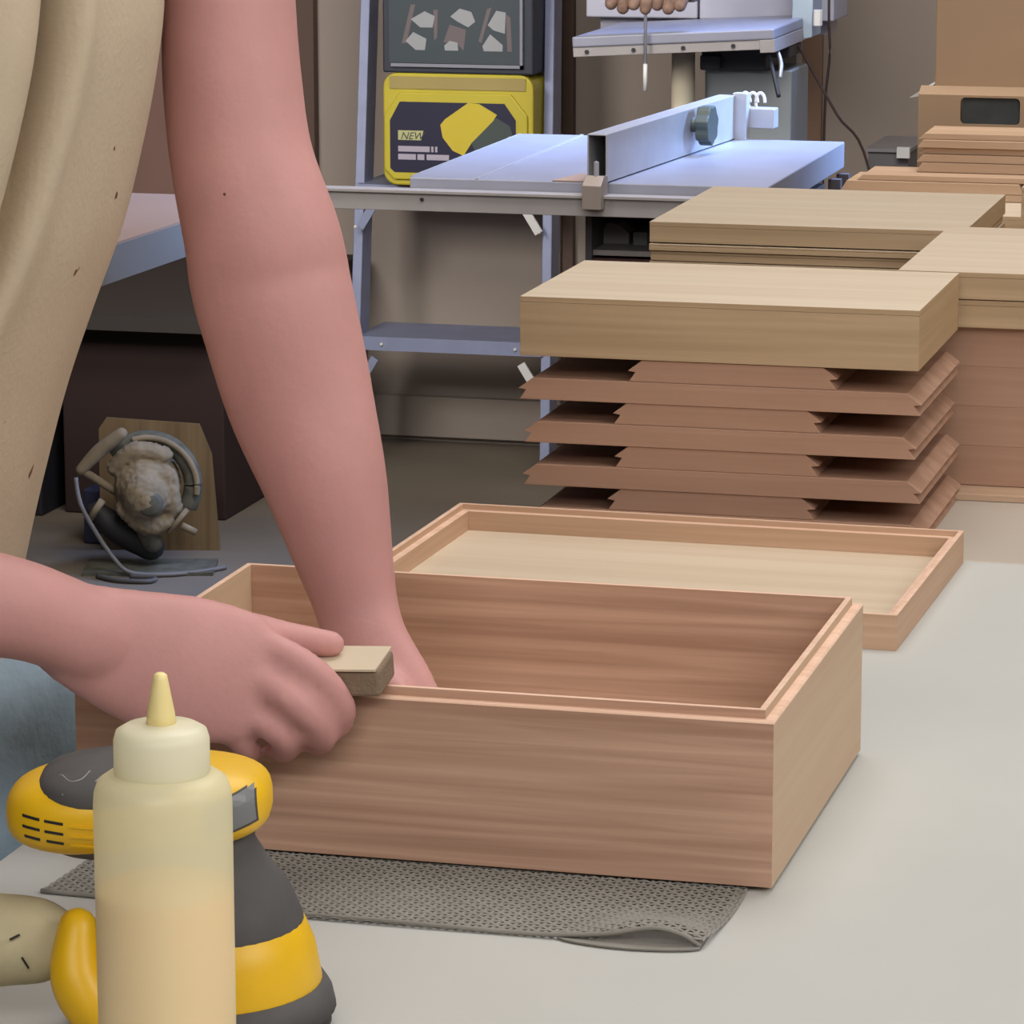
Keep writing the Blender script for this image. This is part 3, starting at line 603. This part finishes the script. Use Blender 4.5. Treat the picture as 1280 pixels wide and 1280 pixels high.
YC = mat('olive_yellow_plastic', (196, 180, 52), .5); NV = mat('navy_panel', (30, 26, 56), .5)
obj('shell', prism(nb(), rrect(-.166, .166, -.035, .205, .03), 0, .12), YC, t, bevel=.004)
obj('latch_band', bx(-.150, .150, -.003, .0, .172, .198), mat('khaki_yellow', (166, 148, 88), .6), t)
obj('panel_rim', prism(nb(), [(-.162, .0), (-.162, .115), (-.128, .165), (.118, .165), (.155, .12), (.155, .0), (.135, -.022), (-.140, -.022)], -.008, .0), YC, t, bevel=.003)
NP_ = obj('navy_panel', prism(nb(), [(-.148, .002), (-.148, .105), (-.126, .145), (.105, .145), (.130, .11), (.130, .002), (.12, -.006), (-.138, -.006)], -.0095, -.008), NV, t)
def flat(name, poly, y, m, lab=None):
    o = obj(name, prism(nb(), poly, y-.0006, y), m, PAR)
    if lab: o['label'] = lab
    return o
def pc(px, py): return ((px-571)*.00171, (214-py)*.00171-.012)
PAR = NP_
PY = mat('printed_yellow', (206, 184, 50), .5); PG = mat('printed_green_grey', (66, 76, 74), .5); PW = mat('printed_pale', (176, 168, 182), .5); PT = mat('printed_tag', (186, 184, 130), .5)
flat('printed_tool_body', [pc(*p) for p in ((550, 150), (556, 143), (586, 122), (600, 123), (623, 136), (618, 144), (590, 172), (580, 188), (566, 182), (553, 166))], -.0096, PY)
flat('printed_tool_base', [pc(*p) for p in ((590, 172), (622, 140), (640, 150), (645, 170), (625, 182), (595, 182))], -.0096, PG)
flat('printed_knob', [pc(640+5*math.cos(a), 168+6*math.sin(a)) for a in [i*PI/5 for i in range(10)]], -.0103, PW)
flat('printed_tag', [pc(*p) for p in ((495, 158), (528, 158), (525, 170), (495, 170))], -.0096, PT)
for r_, segs in ((181, ((495, 536), (538, 541), (543, 546))), (191, ((495, 518), (520, 529), (532, 561)))):
    for a0, a1 in segs: flat('printed_words', [pc(*p) for p in ((a0, r_-3.5), (a1, r_-3.5), (a1, r_+3.5), (a0, r_+3.5))], -.0096, PW)
cu = bpy.data.curves.new('printed_letters', 'FONT'); cu.body = 'NEW'; cu.size = .022; cu.shear = .3; cu.extrude = .0003
o = bpy.data.objects.new('printed_letters', cu); C.objects.link(o); dg = bpy.context.evaluated_depsgraph_get(); me = bpy.data.meshes.new_from_object(o.evaluated_get(dg)); bpy.data.objects.remove(o)
o = bpy.data.objects.new('printed_letters', me); C.objects.link(o); me.materials.append(PG); o.parent = NP_; x_, z_ = pc(498, 169); o.location = (x_, -.0106, z_); o.rotation_euler = (PI/2, 0, 0)
t = thing('black_case', 'dark grey-green case with three printed product pictures, atop the yellow case', 'tool case', (-1.742, 5.60, .8665))
obj('shell', bx(-.166, .166, 0, .13, 0, .30), mat('dark_case', (50, 54, 66), .5), t, bevel=.004)
PAR = obj('front_panel', bx(-.150, .138, -.006, .0, .022, .29), mat('case_green_grey', (60, 70, 76), .5), t)
o = obj('trim_strip', bx(-.145, .145, -.010, .0, .014, .021), mat('pale_trim', (140, 140, 150), .4), t); obj('trim_strip', bx(.139, .145, -.010, .0, .014, .29), o.data.materials[0], t)
def pb(px, py): return ((px-571)*.00171, (85-py)*.00171)
PGs = mat('printed_light_grey', (160, 162, 164), .5); PBr = mat('printed_grey_brown', (110, 98, 100), .5)
for poly, mm in ((((512, 18), (530, 8), (543, 14), (540, 28), (524, 28)), PGs), (((505, 45), (515, 34), (532, 42), (530, 56), (518, 56)), PGs), (((500, 48), (512, 0), (518, 0), (506, 48)), PBr), (((541, 6), (547, 6), (546, 40), (542, 44)), PBr),
                 (((563, 14), (575, 4), (590, 8), (595, 20), (586, 27), (572, 20)), PGs), (((554, 46), (562, 24), (583, 30), (580, 56), (570, 46)), PBr), (((555, 50), (562, 44), (572, 46), (573, 56), (556, 56)), PGs),
                 (((611, 24), (622, 6), (634, 8), (633, 34), (618, 30)), PGs), (((604, 50), (614, 35), (630, 48), (630, 56), (606, 56)), PGs), (((599, 44), (610, 4), (616, 2), (603, 46)), PBr), (((634, 10), (640, 14), (642, 56), (636, 56)), PBr)):
    flat('printed_picture', [pb(*p) for p in poly], -.0064 if mm is PGs else -.0061, mm)

# ------------------------------------------------------------------ band saw behind the table saw
t = thing('band_saw', 'pale blue-lit band saw with tilted table, steel column and motor', 'band saw', (-1.285, 4.79, 0))
BS = mat('bandsaw_paint', (176, 176, 190), .5, .1); z0 = T+.100
Mt = Matrix.Translation((0, 0, z0)) @ Matrix.Rotation(-.058, 4, 'Y')
def zt(u): return z0+.058*u
b = nb(); box(b, -.008, .378, 0, .40, -.008, .012, M=Mt); obj('table', b, CAST, t, bevel=.003)
b = nb(); box(b, -.008, .355, .004, .012, -.026, -.008, M=Mt); box(b, .350, .378, 0, .33, -.032, -.008, M=Mt); obj('table_skirt', b, STEEL, t, bevel=.001)
for u in (.02, .11, .205, .30): obj('screw', lathe(nb(), [(0, 0), (.004, 0), (.004, .003), (0, .003)], 10, M=Matrix.Translation((u, .003, zt(u)-.017)) @ Matrix.Rotation(PI/2, 4, 'X')), DARK, t)
obj('column', tube(nb(), [(.172, .16, 0.0), (.172, .16, z0-.008)], .0225, 20), mat('cream_steel_column', (226, 214, 188), .35), t, smooth=True)
obj('motor', bx(.206, .375, .2, .38, .78, z0-.06), mat('grey_motor', (136, 142, 144), .5), t, bevel=.003)
obj('motor_base', bx(.12, .40, .12, .42, 0, .78), STEEL, t)
b = nb(); box(b, .205, .33, .17, .30, z0-.06, z0-.012); box(b, .33, .375, .17, .30, z0-.034, z0-.012); box(b, .206, .245, .15, .17, z0-.058, z0-.03); obj('trunnion', b, DARK, t, bevel=.003)
obj('left_door', bx(-.08, .146, .41, .56, z0+.02, T+.62), BS, t, bevel=.003); obj('right_door', bx(.152, .42, .40, .56, z0+.02, T+.62), BS, t, bevel=.003)
obj('spine', bx(-.06, .40, .45, .56, z0-.01, z0+.02), BS, t); obj('spine_post', bx(.30, .34, .44, .50, 0, z0-.01), STEEL, t)
obj('door_slot', bx(.168, .190, .397, .40, z0+.062, z0+.066), DARK, t)
obj('side_guard', prism(nb(), [(.34, z0-.016), (.395, z0-.004), (.400, z0+.3), (.36, z0+.3), (.355, z0+.03), (.34, z0+.02)], .30, .40), mat('pale_guard', (170, 186, 200), .45), t, bevel=.002)
b = nb(); curve_tube(b, [(.355, .05, z0-.012), (.372, .02, z0-.045), (.388, .0, z0-.092)], .0042, 8); obj('lever', b, DARK, t, smooth=True)
b = nb(); curve_tube(b, [(.372, .06, z0-.010), (.384, .04, z0-.033), (.384, .03, z0-.060)], .004, 8); obj('lever_arm', b, ALU, t, smooth=True)
obj('blade', tube(nb(), [(.136, -.012, T+.035), (.136, -.012, T+.40)], .0032, 10), ALU, t, smooth=True)
obj('blade_highlight', tube(nb(), [(.136, -.012, T+.015), (.136, -.012, T+.065)], .0042, 10), WHITE, t, smooth=True)  # added white tube: highlight on the rod's lower end, painted in
b = nb()
for k in range(7): limb(b, [(.07+.022*k, -.012+.004*math.sin(k*2), T+.172+.004*math.cos(k*3), .013, .012), (.075+.022*k, -.01, T+.195, .014, .014)], 8, per=2)
obj('blade_guide', b, mat('brown_guide', (150, 120, 102), .7, var=.5, vscale=60), t, smooth=True)
obj('guide_plate', bx(.06, .225, .0, .05, T+.18, T+.32), mat('guide_dark', (70, 58, 58), .6), t)
o = obj('cable_clamp', tube(nb(), [(.408, .29, z0+.02), (.408, .29, z0+.05)], .009, 10), WHITE, t)
CB = mat('brown_black_cable', (52, 34, 30), .6)
b = nb(); curve_tube(b, [(-.922, 5.05, 1.005), (-.895, 5.06, .955), (-.835, 5.07, .850), (-.775, 5.1, .74), (-.70, 5.12, .3), (-.7, 5.12, .006)], .0026, 8)
tag(obj('power_cable', b, CB, smooth=True), 'dark cable slanting down to the right from under the band saw table', 'cable')
b = nb(); curve_tube(b, [(-.863, 5.12, 1.35), (-.863, 5.12, 1.06), (-.860, 5.12, .96), (-.868, 5.12, .84), (-.868, 5.12, .5), (-.868, 5.12, .003)], .0026, 8)
tag(obj('power_cable', b, CB, smooth=True), 'dark cable hanging straight down beside the band saw body', 'cable')

# ------------------------------------------------------------------ left: bench, cartons, circular saw
t = thing('side_bench', 'long grey-edged bench along the left, seen between apron and arm', 'bench', (0, 0, 0))
M_ = Matrix.Rotation(-.11, 4, 'Z')
b = nb(); v = [(-1.665, 2.4), (-1.617, 3.9), (-3.2, 3.9), (-3.2, 2.4)]
prism(b, v, .745, .80, 'xy'); obj('benchtop', b, mat('bench_grey', (96, 92, 90), .6), t)
b = nb(); prism(b, [(-1.668, 2.4), (-1.620, 3.9), (-3.2, 3.9), (-3.2, 2.4)], .8, .803, 'xy'); obj('top_sheet', b, mat('bench_tan', (122, 100, 88), .7), t)
for x, y in ((-1.74, 2.5), (-2.9, 2.5), (-2.9, 3.8), (-2.45, 3.85)): obj('leg', bx(x-.04, x+.04, y-.03, y+.03, 0, .745), TRIM, t)
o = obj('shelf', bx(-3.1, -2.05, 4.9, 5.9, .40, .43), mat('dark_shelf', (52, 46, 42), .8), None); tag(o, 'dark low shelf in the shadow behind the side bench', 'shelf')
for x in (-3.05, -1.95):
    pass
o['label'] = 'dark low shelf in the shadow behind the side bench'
b = nb(); box(b, -3.1, -2.26, 5.905, 5.93, 0, .43); tag(obj('shade_board', b, mat('dark_board', (48, 38, 34), .9)), 'added dark board deepening the shade at the wall behind the low shelf', 'board')  # added board, its dark colour stands for the shade under the bench
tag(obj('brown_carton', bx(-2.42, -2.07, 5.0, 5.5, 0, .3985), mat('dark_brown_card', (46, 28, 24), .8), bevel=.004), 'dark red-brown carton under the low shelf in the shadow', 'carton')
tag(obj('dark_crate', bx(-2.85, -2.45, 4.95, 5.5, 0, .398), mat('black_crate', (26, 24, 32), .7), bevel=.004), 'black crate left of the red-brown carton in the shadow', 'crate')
# circular saw, dusty, standing on the floor against a plywood panel
cs_loc = (-2.05, 4.55, 0)
PLY = wood('dusty_plywood', (124, 104, 76), (104, 84, 58), 'Z', .5)
o = obj('plywood_panel', prism(nb(), [(-.115, 0), (.12, 0), (.106, .19), (.082, .25), (-.10, .262), (-.115, .24)], 0, .012), PLY, None, loc=(-2.105, 4.70, 0)); o.rotation_euler = (-.05, 0, .22); tag(o, 'upright plywood panel with cut corners behind the dusty circular saw', 'plywood panel')
t = thing('circular_saw', 'dust-covered circular saw on the floor in front of the plywood panel', 'circular saw', cs_loc, .257)
DU = mat('dusty_metal', (140, 124, 100), .85, var=.3, vscale=30); DG = mat('dusty_green_grey', (94, 92, 80), .8, var=.4, vscale=40)
S_ = .00152
def L2(px, py, y=0): return ((px-190)*S_, y, (722-py)*S_)
Mx = Matrix.Translation(L2(178, 622, -.01)) @ Matrix.Rotation(PI/2, 4, 'X')
b = nb(); limb(b, [(*L2(176, 614, .05), .062, .064), (*L2(178, 620, -.03), .060, .062), (*L2(178, 622, -.055), .046, .046)], 24, ref=(0, 0, 1)); limb(b, [(*L2(140, 590, -.02), .02, .018), (*L2(165, 570, -.02), .024, .02), (*L2(200, 575, -.02), .02, .018)], 14); limb(b, [(*L2(205, 600, -.04), .022, .02), (*L2(212, 640, -.04), .02, .018)], 14)
limb(b, [(*L2(150, 640, -.045), .018, .016), (*L2(180, 662, -.05), .022, .018), (*L2(205, 655, -.045), .016, .014)], 14)
o = remesh(b, 'motor_housing', DU, t, .005, 2)
for v in o.data.vertices: v.co += v.normal*random.uniform(-.0022, .0022)
DUB = obj('end_cap', lathe(nb(), [(0, .012), (.018, .011), (.024, .006), (.025, 0), (0, 0)], 20, M=Matrix.Translation(L2(186, 628, -.086)) @ Matrix.Rotation(PI/2, 4, 'X')), DG, t, smooth=True)
b = nb(); curve_tube(b, [L2(178+56*math.cos(a), 617-58*math.sin(a), .02) for a in [math.radians(d) for d in range(-30, 141, 17)]], .018, 12); obj('blade_guard', b, DG, t, smooth=True)
b = nb(); curve_tube(b, [L2(178+62*math.cos(a), 617-62*math.sin(a), -.0) for a in [math.radians(d) for d in range(-10, 120, 13)]], .006, 8); obj('guard_rim', b, DU, t, smooth=True)
b = nb(); limb(b, [(*L2(97, 592, -.03), .011, .011), (*L2(120, 568, -.03), .014, .014), (*L2(148, 546, -.03), .012, .012)], 14); obj('front_handle', b, DU, t, smooth=True)
b = nb(); tube(b, [L2(97, 592, -.03), L2(140, 622, -.02)], .008, 10); obj('handle_bracket', b, DU, t, smooth=True)
b = nb(); limb(b, [(*L2(112, 650, 0), .024, .02), (*L2(140, 672, 0), .034, .028), (*L2(180, 695, 0), .034, .026)], 14); obj('black_body', b, mat('dusty_black', (38, 36, 36), .7), t, smooth=True)
b = nb(); limb(b, [(*L2(172, 650, -.04), .03, .022), (*L2(184, 685, -.03), .022, .02)], 14); obj('lower_housing', b, DG, t, smooth=True)
b = nb(); tube(b, [L2(108, 652, -.05), L2(124, 628, -.05)], .007, 10); obj('adjuster_lever', b, DU, t, smooth=True)
b = nb(); tube(b, [L2(206, 670, -.05), L2(230, 640, -.05)], .005, 10); tube(b, [L2(222, 662, -.04), L2(240, 671, -.04)], .007, 10); obj('side_lever', b, DU, t, smooth=True)
b = nb(); box(b, -.14, .11, -.075, .05, 0.0, .007); obj('base_plate', b, DG, t)
b = nb(); curve_tube(b, [L2(92, 598, -.06), L2(98, 630, -.07), L2(118, 668, -.075), L2(140, 700, -.08), L2(160, 716.0, -.085), (L2(200, 0)[0], -.085, .005), (L2(245, 0)[0], -.06, .005), (L2(275, 0)[0], -.02, .005)], .0045, 8); obj('cord', b, mat('grey_cord', (110, 106, 104), .6), t, smooth=True)
b = nb(); curve_tube(b, [(-.08, -.12, .005), (-.03, -.145, .005), (.03, -.14, .005), (.03, -.11, .005), (-.02, -.105, .005)], .005, 8); tag(obj('loose_cable', b, mat('grey_loose_cable', (84, 80, 78), .6), smooth=True, loc=cs_loc), 'coiled grey cable end lying on the floor in front of the circular saw', 'cable')
tag(obj('blue_bin', bx(-.07, .05, 0, .16, 0, .11), mat('dark_blue', (46, 48, 74), .7), loc=(-2.20, 4.72, 0), bevel=.004), 'small dark blue box left of the dusty circular saw', 'box')
